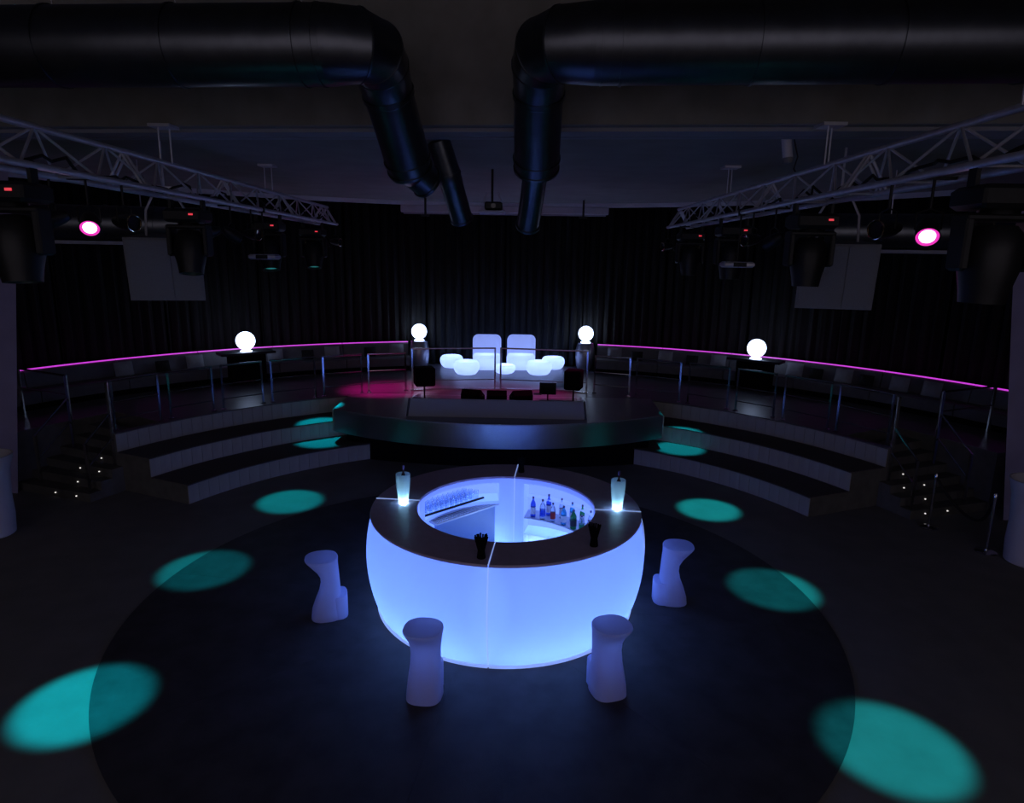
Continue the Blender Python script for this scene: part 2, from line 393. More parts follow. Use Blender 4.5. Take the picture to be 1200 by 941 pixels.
# tumblers in two rows on the shelf behind the work station
def tumbler():
    o = MB().lathe([(0, .004), (.030, .004), (.036, .15), (.040, .15), (.033, 0), (0, 0)], 14, cap=(False, False)).build('tumbler', 'glass', None, 40)
    return tag(o, 'clear glass tumbler standing in the rows on the lit bar shelf', 'glass', 'tumblers on the bar shelf')
g0 = tumbler(); first = True
un, ut = Vector((math.cos(rad(134)), math.sin(rad(134)), 0)), Vector((math.cos(rad(44)), math.sin(rad(44)), 0))
for row, D in enumerate((1.31, 1.40, 1.49)):
    for k in range(12 - row):
        p = BC + un * D + ut * (.57 - 1.12 * (k + .5 * row) / 11) + Vector((0, 0, .959))
        lab = NTH[k] + ' glass tumbler of the ' + ('front', 'middle', 'rear')[row] + ' row, counted from the back joint'
        if first: g0.location = p; g0['label'] = lab; first = False
        else: dup(g0, p, random.random(), lab)

# bottles
def bottle(p, h, r, gm, lm, label, cap='capm'):
    o = thing('bottle', label, 'bottle', p, random.random() * 6, 'bottles on the bar shelf')
    b = h * .62
    MB().lathe([(r * .9, 0), (r, .01), (r, b), (r * .85, b + .03), (r * .36, b + .075), (r * .33, h * .93), (r * .36, h * .93), (r * .36, h * .94)], 16).build('bottle_body', gm, o, 40)
    MB().lathe([(r * .40, h * .92), (r * .40, h), (r * .3, h + .004)], 12).build('cap', cap, o, 40)
    MB().lathe([(r * 1.02, b * .25), (r * 1.02, b * .8)], 16, cap=(False, False)).build('bottle_label', lm, o, 40)
BT = [ # angle, r, h, radius, glass, label material, text
 (71.5, 1.36, .34, .043, 'bblue', 'lab_w', 'deep blue bottle standing nearest the back joint of the bar'),
 (64.0, 1.33, .33, .048, 'bclear', 'bblue', 'clear square-shouldered bottle with blue label between two deep blue bottles'),
 (63.0, 1.52, .36, .043, 'bblue', 'lab_w', 'tall deep blue bottle in the rear row of the bar shelf'),
 (56.0, 1.33, .31, .042, 'bclear', 'lab_r', 'clear bottle with a red label on the bar shelf'),
 (54.5, 1.54, .33, .040, 'bclear', 'lab_w', 'clear bottle with white label in the rear row of the bar shelf'),
 (47.0, 1.33, .31, .045, 'bcyan', 'lab_w', 'cyan bottle in the front row of the bar shelf'),
 (46.5, 1.53, .32, .040, 'bcyan', 'lab_w', 'pale cyan bottle in the rear row of the bar shelf'),
 (38.0, 1.33, .31, .050, 'bgreen', 'lab_k', 'stout green bottle with dark label on the bar shelf'),
 (38.5, 1.53, .34, .040, 'bgreen', 'lab_w', 'slim green bottle in the rear row of the bar shelf'),
 (30.0, 1.34, .28, .043, 'bclear', 'bgreen', 'clear bottle with a green label on the bar shelf'),
 (31.0, 1.53, .31, .038, 'bclear', 'lab_w', 'slim clear bottle behind the one with a green label'),
 (24.0, 1.53, .33, .038, 'bclear', 'lab_k', 'slim clear bottle with dark label near the bar shelf end'),
 (22.5, 1.35, .27, .040, 'bclear', 'lab_w', 'small clear bottle at the end of the bar shelf'),
]
for a, r, h, rr, gm, lm, tx in BT: bottle(BC + Vector((r * math.cos(rad(a)), r * math.sin(rad(a)), .69)), h, rr, gm, lm, tx)

# illuminated ice vases with a bottle inside
def vase(p, lab, lab2):
    o = thing('ice_vase', lab, 'wine cooler', p, 0, 'lit ice vases on the bar')
    sh = MB().lathe([(.060, .002), (.064, .01), (.076, .10), (.094, .24), (.100, .34), (.101, .43), (.088, .43), (.088, .36)], 26, cap=(False, False)); sh.build('vase_shell', 'vase', o, 60)
    MB().lathe([(0.0, .012), (.034, .012), (.034, .03), (0, .03)], 14).build('lamp', 'vaseled', o, 30)
    MB().lathe([(0.0, .355), (.087, .355)], 20, cap=(False, False)).build('ice', 'vase', o)
    b = thing('wine_bottle', lab2, 'bottle', p + Vector((0.005, 0, .36)), 0, 'bottles in the ice vases')
    MB().lathe([(.0, 0), (.036, 0), (.036, .03), (.020, .075), (.0145, .09), (.0145, .19)], 14).build('bottle_body', 'darkbottle', b, 40)
    MB().lathe([(.016, .135), (.017, .195), (.012, .2), (0, .2)], 12).build('foil_cap', mat('purple_foil', (.12, .08, .2), .35, .5), b, 40)
vase(Vector((-1.52, 8.83, HB + .008)), 'lit frosted ice vase on the counter next to the glasses', 'dark bottle neck in the ice vase next to the glasses')
vase(Vector((1.50, 8.72, HB + .008)), 'lit frosted ice vase on the counter next to the bottles', 'dark bottle neck in the ice vase next to the bottles')

# straw holders
def holder(p, lab, h=.26):
    o = thing('straw_holder', lab, 'straw holder', p, random.random(), 'straw holders on the bar')
    MB().lathe([(.050, 0), (.052, .01), (.042, .10), (.050, .19), (.042, .19), (.036, .03)], 18, cap=(True, True)).build('cup', 'matt', o, 40)
    for k in range(16):
        a = 2 * math.pi * k / 16; e = .062 + .016 * random.random()
        MB().cyl((.016 * math.cos(a), .016 * math.sin(a), .03), (e * math.cos(a), e * math.sin(a), h + .03 * random.random()), .010, None, 6).build('straw', 'matt', o, 40)
holder(Vector((-0.33, 7.12, HB + .001)), 'black straw holder on the counter beside the front joint strip')
holder(Vector((1.03, 7.50, HB + .001)), 'black straw holder on the plain quarter below the bottles side vase')
holder(Vector((0.17, 10.30, HB + .001)), 'black straw holder on the counter beside the back joint strip')

# ------------------------------------------------------------------ bar stools
def sup(cx, hx, hy, z, n=28, e=2.5, kx=1.0, kz=1.0):
    pts = []
    for k in range(n):
        t = 2 * math.pi * k / n; c, s = math.cos(t), math.sin(t)
        pts.append(Vector((cx * kx + hx * kx * math.copysign(abs(c) ** (2 / e), c), hy * kx * math.copysign(abs(s) ** (2 / e), s), z * kz)))
    return pts
def stool():
    o = thing('bar_stool', '', 'stool', group='bar stools around the round bar')
    secs = [(0, -.01, .175, .175), (.012, -.01, .192, .19), (.10, -.005, .185, .185), (.22, .015, .162, .175), (.34, .04, .135, .163), (.45, .05, .118, .158),
            (.54, .045, .118, .163), (.62, .02, .138, .176), (.69, -.015, .168, .19), (.74, -.038, .192, .202), (.772, -.048, .205, .208), (.785, -.05, .200, .203),
            (.785, -.05, .185, .188), (.772, -.05, .155, .16), (.764, -.05, .08, .085)]
    b = MB().loft([sup(cx, hx, hy, z, 32, 2.9 - .5 * z / .78, 1.05, 1.10) for z, cx, hx, hy in secs]); b.build('stool_body', 'stool_t', o, 60)
    fr = MB().loft([sup(.125, .115, .155, 0.002, 24, 3.0, 1.05, 1.10), sup(.135, .122, .165, .015, 24, 3.0, 1.05, 1.10), sup(.145, .112, .165, .16, 24, 3.0, 1.05, 1.10), sup(.148, .108, .163, .285, 24, 3.0, 1.05, 1.10),
                    sup(.148, .10, .155, .30, 24, 3.0, 1.05, 1.10), sup(.14, .085, .13, .297, 24, 3.0, 1.05, 1.10)])
    fr.build('footrest', 'stool_t', o, 60)
    return o
st = stool()
spots = [((-2.46, 8.13), 'white moulded bar stool at the plain bar quarter, beside the glasses side vase'),
         ((-0.92, 6.50), 'white moulded bar stool next to the front joint strip of the bar'),
         ((1.13, 6.62), 'white moulded bar stool at the bar front below the straw holder on the bottles side'),
         ((2.34, 8.68), 'white moulded bar stool beside the bottles side ice vase')]
for i, ((x, y), lab) in enumerate(spots):
    d = (BC - Vector((x, y, 0))); rz = math.atan2(d.y, d.x) + (0.0, .25, -.2, .0)[i]
    if i == 0: st.location = (x, y, .012); st.rotation_euler.z = rz; st['label'] = lab
    else: dup(st, (x, y, .012), rz, lab)

# ------------------------------------------------------------------ DJ platform
plat = thing('dj_platform', 'brushed steel DJ platform with a bowed front and black recessed base', 'stage', (-0.35, 15.0, 0), rad(-1.2))
hw = 3.93; yb = 2.12; ye = .26; ys = -.98          # local plan: corners, bowed front
def front(y0, sag, w, n=36):
    Rr = (w * w + sag * sag) / (2 * sag); return [(-w + 2 * w * k / n, y0 - math.sqrt(max(0, Rr * Rr - (-w + 2 * w * k / n) ** 2)) + Rr - sag) for k in range(n + 1)]
fr0 = front(ye, ye - ys, hw)
plan = fr0 + [(hw + .05, yb), (-hw - .05, yb)]
MB().prism([(x * .999, y + .004) for x, y in plan], TOP, TOP + .03).build('platform_top', 'steeltop', plat, 0)
fs = MB(); rings = []
for (x, y) in fr0: rings.append([(x, y, .67), (x, y + .05, .67), (x, y + .05, TOP), (x, y, TOP)])
fs.loft(rings)
fs.build('fascia', 'steel', plat, 30)
for s in (-1, 1):
    MB().box((s * (hw + .0), ye + .38, .94), (.06, .76, .52)).build('side_fascia', 'steel', plat, 0)
fb = front(ye + .1, .55, hw - .28, 24)
MB().prism([(x, y) for x, y in fb] + [(hw - .28, 1.2), (-hw + .28, 1.2)], 0, .75).build('base', 'matt', plat, 0)
# low steel parapet around the DJ pit
MB().loft([[(-2.02, -.36, TOP + .03), (2.02, -.36, TOP + .03), (2.02, -.30, TOP + .03), (-2.02, -.30, TOP + .03)],
           [(-2.0, -.14, TOP + .40), (2.0, -.14, TOP + .40), (2.0, -.08, TOP + .40), (-2.0, -.08, TOP + .40)]]).build('parapet', mat('pale_steel', (.38, .38, .42), .45, .25, .06, 20, 0, 1, .5, (1, 1, 10)), plat, 0)
for s in (-1, 1):
    MB().loft([[(s * 2.02, -.36, TOP + .03), (s * 2.07, -.36, TOP + .03), (s * 2.12, 1.75, TOP + .03), (s * 2.07, 1.75, TOP + .03)],
               [(s * 2.0, -.14, TOP + .40), (s * 2.05, -.14, TOP + .40), (s * 2.12, 1.75, TOP + .12), (s * 2.07, 1.75, TOP + .12)]]).build('side_cheek', 'chrome', plat, 0)
pz = TOP + .03
pit = MB().box((0, 1.05, pz + .003), (4.0, 1.9, .006)).build('pit_floor', 'deck', plat, 0)

def pa(x, y, z=0): return Matrix.Rotation(rad(-1.2), 3, 'Z') @ Vector((x, y, 0)) + Vector((-.35, 15.0, z))
pz = TOP + .036
def mon_speaker(p, rz, lab, w=.50, h=.48, z=.36):
    o = thing('monitor_speaker', lab, 'speaker', p, rz, 'speakers on stands by the DJ')
    MB().box((0, 0, z + h / 2), (w, .42, h), None, .03).build('cabinet', 'matt', o, 20)
    MB().box((0, -.216, z + h / 2), (w * .9, .012, h * .9)).build('grille', 'matt', o, 0)
    MB().cyl((0, 0, .02), (0, 0, z), .022).build('stand_pole', 'black', o)
    MB().lathe([(.19, 0), (.19, .012), (.03, .03)], 20).build('stand_base', 'black', o)
mon_speaker(pa(-1.93, 1.50, pz), .3, 'black monitor speaker on a stand at the glasses side end of the DJ pit')
mon_speaker(pa(1.88, 1.50, pz), -.3, 'black monitor speaker on a stand beside the DJ screen', .42, .50, .34)
def wedge_mon(p, rz, lab):
    o = thing('wedge_monitor', lab, 'speaker', p, rz, 'wedge monitors in the DJ pit')
    MB().loft([[(-.25, -.18, 0), (.25, -.18, 0), (.25, -.22, .14), (-.25, -.22, .14), (-.25, .10, .36), (.25, .10, .36)][i:i + 1] * 1 for i in ()] or
              [[(-.25, -.2, 0), (-.25, .2, 0), (-.25, .22, .22), (-.25, .12, .34), (-.25, -.22, .14)], [(.25, -.2, 0), (.25, .2, 0), (.25, .22, .22), (.25, .12, .34), (.25, -.22, .14)]]).build('cabinet', 'matt', o, 0)
    R = Matrix.Rotation(math.atan2(.20, .34), 3, 'X')
    MB().box((0, -.055, .246), (.44, .34, .012), R).build('grille', 'matt', o, 0)
    for s in (-1, 1): MB().box((s * .252, 0, .17), (.012, .1, .03)).build('handle', 'black', o, 0)
wedge_mon(pa(-.67, 1.30, pz), 2.9, 'black wedge monitor in the DJ pit, farthest from the screen')
wedge_mon(pa(-.06, 1.25, pz), 3.14, 'middle black wedge monitor of three in the DJ pit')
wedge_mon(pa(.55, 1.30, pz), 3.4, 'black wedge monitor in the DJ pit, next to the screen')
sc = thing('dj_screen', 'flat black DJ screen on a low desk stand', 'monitor', pa(1.22, 1.28, pz), -.1)
MB().box((0, 0, .38), (.42, .035, .30), None, .01).build('display', 'screen', sc, 20)
MB().cyl((0, .03, .02), (0, .03, .26), .02).build('stand', 'black', sc)
MB().box((0, .02, .01), (.26, .18, .02)).build('stand_foot', 'black', sc, 0)
MB().box((-.25, .0, .24), (.2, .16, .02)).build('keyboard_tray', 'black', sc, 0)

# ------------------------------------------------------------------ railings
def rail_seg(a0, a1, lab, r=8.66, h=1.05, mid=True, rs=.022):
    p0, p1 = pol(r, a0, TOP), pol(r, a1, TOP); d = p1 - p0; L = d.length
    o = thing('guard_railing', lab, 'railing', p0, math.atan2(d.y, d.x), 'chrome railings along the deck edge')
    for x in (.02, L - .02):
        MB().box((x, 0, h / 2), (.045, .02, h)).build('post', 'chrome', o, 0)
        MB().box((x, 0, .008), (.11, .09, .016)).build('foot_plate', 'chrome', o, 0)
    MB().cyl((0, 0, h), (L, 0, h), rs, None, 12).build('top_rail', 'chrome', o)
    if mid: MB().cyl((.02, 0, h * .57), (L - .02, 0, h * .57), .014, None, 10).build('middle_rail', 'chrome', o)
    MB().cyl((.02, 0, h * .24), (L - .02, 0, h * .24), .014, None, 10).build('lower_rail', mat('rail_steel', (.25, .25, .27), .3, 1.0), o)
    return o
LS = [(155.6, 148.7), (147.4, 140.5), (139.2, 132.5), (131.2, 123.6), (122.4, 115.5), (114.5, 107.6)]
RS = [(73.0, 66.4), (65.4, 57.4), (56.1, 49.0), (47.8, 41.2), (39.9, 32.4), (31.3, 23.2)]
nm = ['first', 'second', 'third', 'fourth', 'fifth', 'sixth']
for i, (a, b) in enumerate(LS): rail_seg(a, b, nm[i] + ' chrome deck railing from the stair that has no rope barrier')
for i, (a, b) in enumerate(RS[::-1]): rail_seg(a, b, nm[i] + ' chrome deck railing from the stair by the rope barrier')
rail_seg(106.6, 91.2, 'long chrome railing before the lounge armchairs, opposite the rope barrier', 8.68, 1.16, False)
rail_seg(90.4, 74.2, 'long chrome railing before the lounge armchairs, on the rope barrier side', 8.68, 1.16, False)

struct(MB().sector(8.60, 8.64, TOP, TOP + .03, 74.2, 106.6, 16, C0).build('trim_4', 'chrome', smooth=0))
def stair_rail(r, aL, aU, zl, zu, lab, extra=None):
    pl, pu = pol(r, aL, zl), pol(r + .1, aU, zu)
    o = thing('stair_handrail', lab, 'handrail', pl, 0, 'chrome handrails of the deck stairs')
    D = pu - pl; up = Vector((0, 0, 1)); hl = .98; hu = TOP + 1.05 - zu
    MB().box((0, 0, hl / 2), (.05, .05, hl)).build('post', 'chrome', o, 0)
    MB().box((D.x, D.y, D.z + hu / 2), (.05, .05, hu)).build('post', 'chrome', o, 0)
    MB().tube([up * hl, D + up * (hl + .12)], .022).build('top_rail', 'chrome', o)
    MB().tube([up * (hl * .5), D + up * (hl * .5 + .1)], .016).build('middle_rail', 'chrome', o)
    if extra is not None:
        E = extra - pl; t = TOP + 1.05 - pl.z
        MB().box((E.x, E.y, TOP - pl.z + .52), (.05, .05, 1.04)).build('post', 'chrome', o, 0)
        MB().tube([Vector((D.x, D.y, t)), Vector((E.x, E.y, t))], .022).build('top_rail', 'chrome', o)
        MB().tube([Vector((D.x, D.y, t - .42)), Vector((E.x, E.y, t - .42))], .016).build('middle_rail', 'chrome', o)
h7 = TOP / 7
stair_rail(8.46, 160.9, 156.5, h7, 3 * h7, 'chrome stair handrail against the tiered steps away from the rope barrier')
stair_rail(9.88, 160.7, 155.9, h7, 4 * h7, 'chrome stair handrail by the pillar away from the rope barrier', pol(11.72, 155.6, TOP))
stair_rail(8.46, 17.6, 22.0, h7, 3 * h7, 'chrome stair handrail against the tiered steps near the rope barrier')
stair_rail(9.88, 17.8, 22.6, h7, 4 * h7, 'chrome stair handrail by the pillar behind the rope barrier', pol(11.72, 22.9, TOP))

# ------------------------------------------------------------------ curved bench, cushions and magenta LED line
def bench(a0, a1, lab):
    am = (a0 + a1) / 2
    o = thing('curved_bench', lab, 'bench', (C0.x, C0.y, TOP), 0, 'curved bench sections along the curtain')
    MB().sector(12.02, 12.75, 0.0, .14, a0 + .1, a1 - .1, 6).build('plinth', 'matt', o, 20)
    MB().sweep([(11.92, .16), (12.5, .16), (12.5, .44), (11.95, .44), (11.91, .40)], a0 + .05, a1 - .05, 6).build('seat', 'bench', o, 20)
    MB().sweep([(12.45, .40), (12.74, .16), (12.74, .84), (12.60, .84), (12.54, .80)], a0 + .05, a1 - .05, 6).build('backrest', 'bench', o, 20)
    MB().sector(12.60, 12.66, .842, .868, a0 + .05, a1 - .05, 8).build('light_strip', 'strip', o, 20)
def cushion(r, a, lab, m, s=.5):
    n = 12; v = []; 
    def side(sgn):
        return [[((i / n - .5) * s, sgn * .075 * (1 - abs(2 * i / n - 1) ** 3) * (1 - abs(2 * j / n - 1) ** 3), (j / n) * s * .82) for i in range(n + 1)] for j in range(n + 1)]
    mb = MB()
    for sg in (-1, 1): mb.loft(side(sg), (False, False), False)
    o = mb.build('cushion', m, None, 60)
    o.location = pol(r, a, TOP + .445); o.rotation_euler = (rad(-14), 0, rad(a - 90))
    tag(o, lab, 'cushion', 'cushions on the curved bench')
for k in range(6):
    bench(104.6 + 9.7 * k, 104.6 + 9.7 * (k + 1), NTH[k] + ' dark bench section from the drum pedestal, ' + FAR)
    bench(17.6 + 9.7 * (5 - k), 17.6 + 9.7 * (6 - k), NTH[k] + ' dark bench section from the drum pedestal, ' + ROPE)
for side, angs, darks in ((FAR, (106.5, 110.5, 116.0, 119.5, 124.0, 134.5, 138.5, 143.0), (1, 3, 6)), (ROPE, (73.0, 69.6, 65.4, 61.5, 57.8, 47.4, 44.6, 41.2, 38.4, 34.6, 31.0), (1, 3, 6, 8))):
    for i, a in enumerate(angs):
        d = i in darks
        cushion(12.31, a, NTH[i] + (' bench cushion from the drum pedestal, small and black, ' if d else ' bench cushion from the drum pedestal, light grey, ') + side, 'cushd' if d else 'cushl', .36 if d else .46)

# ------------------------------------------------------------------ globe lamps on tables and pedestals
def globe(p, lab, r=.26):
    o = thing('globe_lamp', lab, 'lamp', p, 0, 'white glowing globe lamps')
    prof = [(.0, .0), (.16, .0), (.165, .012), (.10, .05)]
    MB().lathe(prof, 24, cap=(False, False)).build('lamp_base', 'ball', o, 50)
    MB().lathe([(r * math.sin(math.pi * k / 20), .045 + r - r * math.cos(math.pi * k / 20)) for k in range(21)], 32, cap=(False, False)).build('globe', 'ball', o, 80)
def ptable(p, rz, lab):
    o = thing('console_table', lab, 'table', p, rz, 'black console tables on the deck')
    MB().box((0, 0, .87), (1.5, .55, .07), None, .01).build('table_top', 'black', o, 20)
    MB().box((0, .02, .42), (.95, .45, .82), None, .01).build('pedestal_box', 'matt', o, 20)
    MB().box((0, .02, .015), (1.1, .5, .03)).build('base_plate', 'black', o, 0)
def pedestal(p, lab):
    o = thing('drum_pedestal', lab, 'pedestal', p, 0, 'drum pedestals beside the lounge')
    MB().lathe([(.24, 0), (.25, .02), (.30, .18), (.335, .42), (.325, .62), (.28, .82), (.26, .88)], 28).build('pedestal_body', mat('silver_pedestal', (.35, .36, .4), .3, .6, .04), o, 50)
    MB().lathe([(.27, .88), (.28, .89), (.28, .905), (.27, .91)], 28).build('pedestal_top', 'chrome', o, 40)
tl, tr = pol(11.6, 128.9, TOP), pol(11.7, 51.7, TOP)
ptable(tl, rad(128.9 - 90), 'black console table under a globe lamp, ' + FAR); ptable(tr, rad(51.7 - 90), 'black console table under a globe lamp, ' + ROPE)
globe(tl + Vector((0, 0, .905)), 'white globe lamp on the console table ' + FAR)
globe(tr + Vector((0, 0, .905)), 'white globe lamp on the console table ' + ROPE)
p1, p2 = Vector((-3.10, 21.7, TOP)), Vector((2.42, 21.85, TOP))
pedestal(p1, 'silver drum pedestal beside the lounge, ' + FAR); pedestal(p2, 'silver drum pedestal beside the lounge, ' + ROPE)
globe(p1 + Vector((0, 0, .91)), 'white globe lamp on the drum pedestal ' + FAR, .25)
globe(p2 + Vector((0, 0, .91)), 'white globe lamp on the drum pedestal ' + ROPE, .25)

# ------------------------------------------------------------------ lit lounge furniture
def pouf(p, w, h, lab, grp='lit poufs of the lounge', cat='pouf', nmx='lit_pouf'):
    o = thing(nmx, lab, cat, p, 0, grp); r = w / 2
    prof = [(r * .62, 0), (r * .70, .01), (r * .86, h * .18), (r * .985, h * .45), (r, h * .58), (r * .97, h * .78), (r * .88, h * .93), (r * .78, h), (r * .5, h * .985), (0, h * .97)]
    MB().lathe(prof, 32, cap=(False, False)).build('pouf_shell', 'pouf', o, 60)
    MB().lathe([(0, .02), (r * .3, .02), (r * .3, .04), (0, .04)], 14).build('lamp', 'poufled', o, 30)
pouf(Vector((-2.05, 21.9, TOP)), .78, .40, 'lit white pouf beside the armchair, ' + FAR)
pouf(Vector((-1.46, 20.6, TOP)), .84, .43, 'lit white pouf standing before the armchairs, ' + FAR)
pouf(Vector((0.84, 20.75, TOP)), .84, .43, 'lit white pouf standing before the armchairs, ' + ROPE)
pouf(Vector((1.36, 21.9, TOP)), .78, .40, 'lit white pouf beside the armchair, ' + ROPE)
pouf(Vector((-0.25, 20.88, TOP)), .70, .28, 'low lit white table between the two lounge armchairs', 'lit lounge tables', 'table', 'lit_table')
def rrect(w, h, r, y, z0, n=6):
    pts = []
    for cx, cz, a0 in ((w / 2 - r, h - r, 0), (-w / 2 + r, h - r, 90), (-w / 2 + r * .4, r * .4, 180), (w / 2 - r * .4, r * .4, 270)):
        q = r if cz > r else r * .4
        for k in range(n + 1):
            a = rad(a0 + 90 * k / n); pts.append((cx + q * math.cos(a), y, z0 + cz + q * math.sin(a)))
    return pts
def lounge(p, rz, lab):
    o = thing('lit_armchair', lab, 'armchair', p, rz, 'lit lounge armchairs')
    b = MB().loft([rrect(.90, 1.04, .16, .32, .03), rrect(.96, 1.08, .18, .38, .0), rrect(.96, 1.08, .18, .52, 0), rrect(.88, 1.02, .16, .58, .03)])
    b.build('backrest', 'pouf', o, 60)
    s = MB().loft([sup(0, .40, .40, .0, 32, 4), sup(0, .45, .44, .04, 32, 4), sup(0, .47, .46, .22, 32, 4), sup(0, .47, .46, .40, 32, 4), sup(0, .43, .42, .47, 32, 4), sup(0, .30, .3, .475, 32, 4)], (False, True))
    s.build('seat', 'pouf', o, 60)
    MB().box((0, 0, .05), (.5, .5, .03)).build('lamp', 'chairled', o, 0)
    MB().box((0, .45, .14), (.6, .03, .10)).build('lamp', 'chairled', o, 0)
lounge(Vector((-0.86, 21.75, TOP)), .04, 'lit white high-backed armchair, ' + FAR)
lounge(Vector((0.27, 21.85, TOP)), -.04, 'lit white high-backed armchair, ' + ROPE)

# ------------------------------------------------------------------ stanchions, rope and tall planters
def stanchion(p, lab):
    o = thing('stanchion', lab, 'stanchion', p, 0, 'chrome stanchions of the rope barrier')
    MB().lathe([(.17, 0), (.17, .012), (.14, .025), (.03, .04)], 24).build('base', 'chrome', o)
    MB().cyl((0, 0, .03), (0, 0, .98), .024).build('post', 'chrome', o)
    MB().lathe([(.024, .97), (.034, .98), (.034, 1.03), (.02, 1.06), (0, 1.065)], 16).build('finial', 'chrome', o)
sa, sb = Vector((7.84, 11.58, 0)), Vector((8.18, 10.53, 0))
stanchion(sa, 'chrome rope stanchion at the foot of the stair'); stanchion(sb, 'chrome rope stanchion beside the tall planter')
pts = []
for k in range(17):
    t = k / 16; q = sa.lerp(sb, t); q.z = 1.0 - .62 * (1 - (2 * t - 1) ** 2); q.x += .25 * math.sin(math.pi * t); pts.append(q)
tag(MB().tube(pts, .026, 10).build('barrier_rope', 'rope', None, 60), 'black rope sagging between two chrome stanchions', 'rope')
def planter(p, lab, h=1.42):
    o = thing('tall_planter', lab, 'planter', p, 0, 'tall pale planters by the pillars')
    MB().lathe([(.30, 0), (.33, .02), (.35, h * .25), (.34, h * .5), (.37, h * .8), (.43, h * .97), (.44, h), (.41, h), (.38, h * .95), (.36, h * .9)], 30).build('planter_body', 'planter', o, 50)
    MB().lathe([(0, h * .88), (.37, h * .88)], 24, cap=(False, False)).build('soil', 'matt', o)
planter(Vector((-8.93, 10.6, 0)), 'tall pale planter by the pillar away from the rope barrier')
planter(Vector((8.60, 10.15, 0)), 'tall pale planter next to the rope barrier')

# ------------------------------------------------------------------ lighting trusses
def truss(x, y0, y1, lab, zt=6.05, zb=5.62, hw=.24):
    o = thing('lighting_truss', lab, 'truss', (x, y0, 0), 0, 'lighting trusses under the ceiling'); L = y1 - y0
    MB().cyl((0, 0, zt), (0, L, zt), .036).build('top_chord', 'alu', o)
    for s in (-1, 1): MB().cyl((s * hw, 0, zb), (s * hw, L, zb), .036).build('bottom_chord', 'alu', o)
    sec = 2.9; n = int(L / .60); me = {}
    for k in range(n):
        ya, yb_ = k * .60, (k + 1) * .60
        for s in (-1, 1):
            key = (s, k % 2)
            if key not in me:
                A, B = (s * hw, 0, zb), (0, .60, zt)
                if k % 2: A, B = (0, 0, zt), (s * hw, .60, zb)
                me[key] = MB().cyl(A, B, .015, None, 8).mesh('brace', 'alu')
            obj('brace', me[key], o, (0, ya, 0))
    cr = MB().cyl((-hw, 0, zb), (hw, 0, zb), .013, None, 8).mesh('cross_brace', 'alu')
    for k in range(0, n + 1, 2): obj('cross_brace', cr, o, (0, k * .60, 0))
    cf = MB()
    cf.cyl((0, -.05, zt - .03), (-hw, -.05, zb), .018, None, 8).cyl((0, -.05, zt - .03), (hw, -.05, zb), .018, None, 8).cyl((0, .05, zt - .03), (-hw, .05, zb), .018, None, 8).cyl((0, .05, zt - .03), (hw, .05, zb), .018, None, 8)
    me2 = cf.mesh('section_joint', 'alu')
    yy = 1.7
    while yy < L: obj('section_joint', me2, o, (0, yy, 0)); yy += sec
    obj('section_joint', me2, o, (0, L - .12, 0))
    for yh, zc in ((2.2, 8.3), (5.6, 6.56), (9.6, 6.56)):
        MB().cyl((-.05, yh, zt), (-.05, yh, zc), .012, None, 8).build('hanger', 'alu', o)
        MB().cyl((.05, yh + .12, zt), (.05, yh + .12, zc), .012, None, 8).build('hanger', 'alu', o)
        MB().box((0, yh + .06, zc - .02), (.3, .3, .04)).build('hanger_plate', 'alu', o, 0)
    # loose black cable bundle lying along the truss
    rnd = random.Random(int(x * 10)); c = []
    for k in range(int(L / .16)):
        c.append((-.05 + .12 * rnd.random(), k * .16, zb + .05 + .10 * rnd.random() * (1 + .8 * math.sin(k * .7))))
    MB().tube(c, .018, 6).build('cable', 'rubber', o)
XL, XR = -4.97, 4.05
truss(XL, 4.2, 18.1, 'triangular aluminium lighting truss ' + FAR); truss(XR, 3.4, 16.95, 'triangular aluminium lighting truss ' + ROPE)

def beam_light(parent, loc, aim, size, power, col, blend=.5, rs=.06):
    ld = bpy.data.lights.new('lamp_beam', 'SPOT'); ld.energy = power; ld.color = col; ld.spot_size = rad(size); ld.spot_blend = blend; ld.shadow_soft_size = rs
    lo = bpy.data.objects.new('lamp_beam', ld); COL.objects.link(lo); lo.parent = parent; lo.location = loc
    d = Vector(aim); lo.rotation_euler = d.to_track_quat('-Z', 'Y').to_euler()

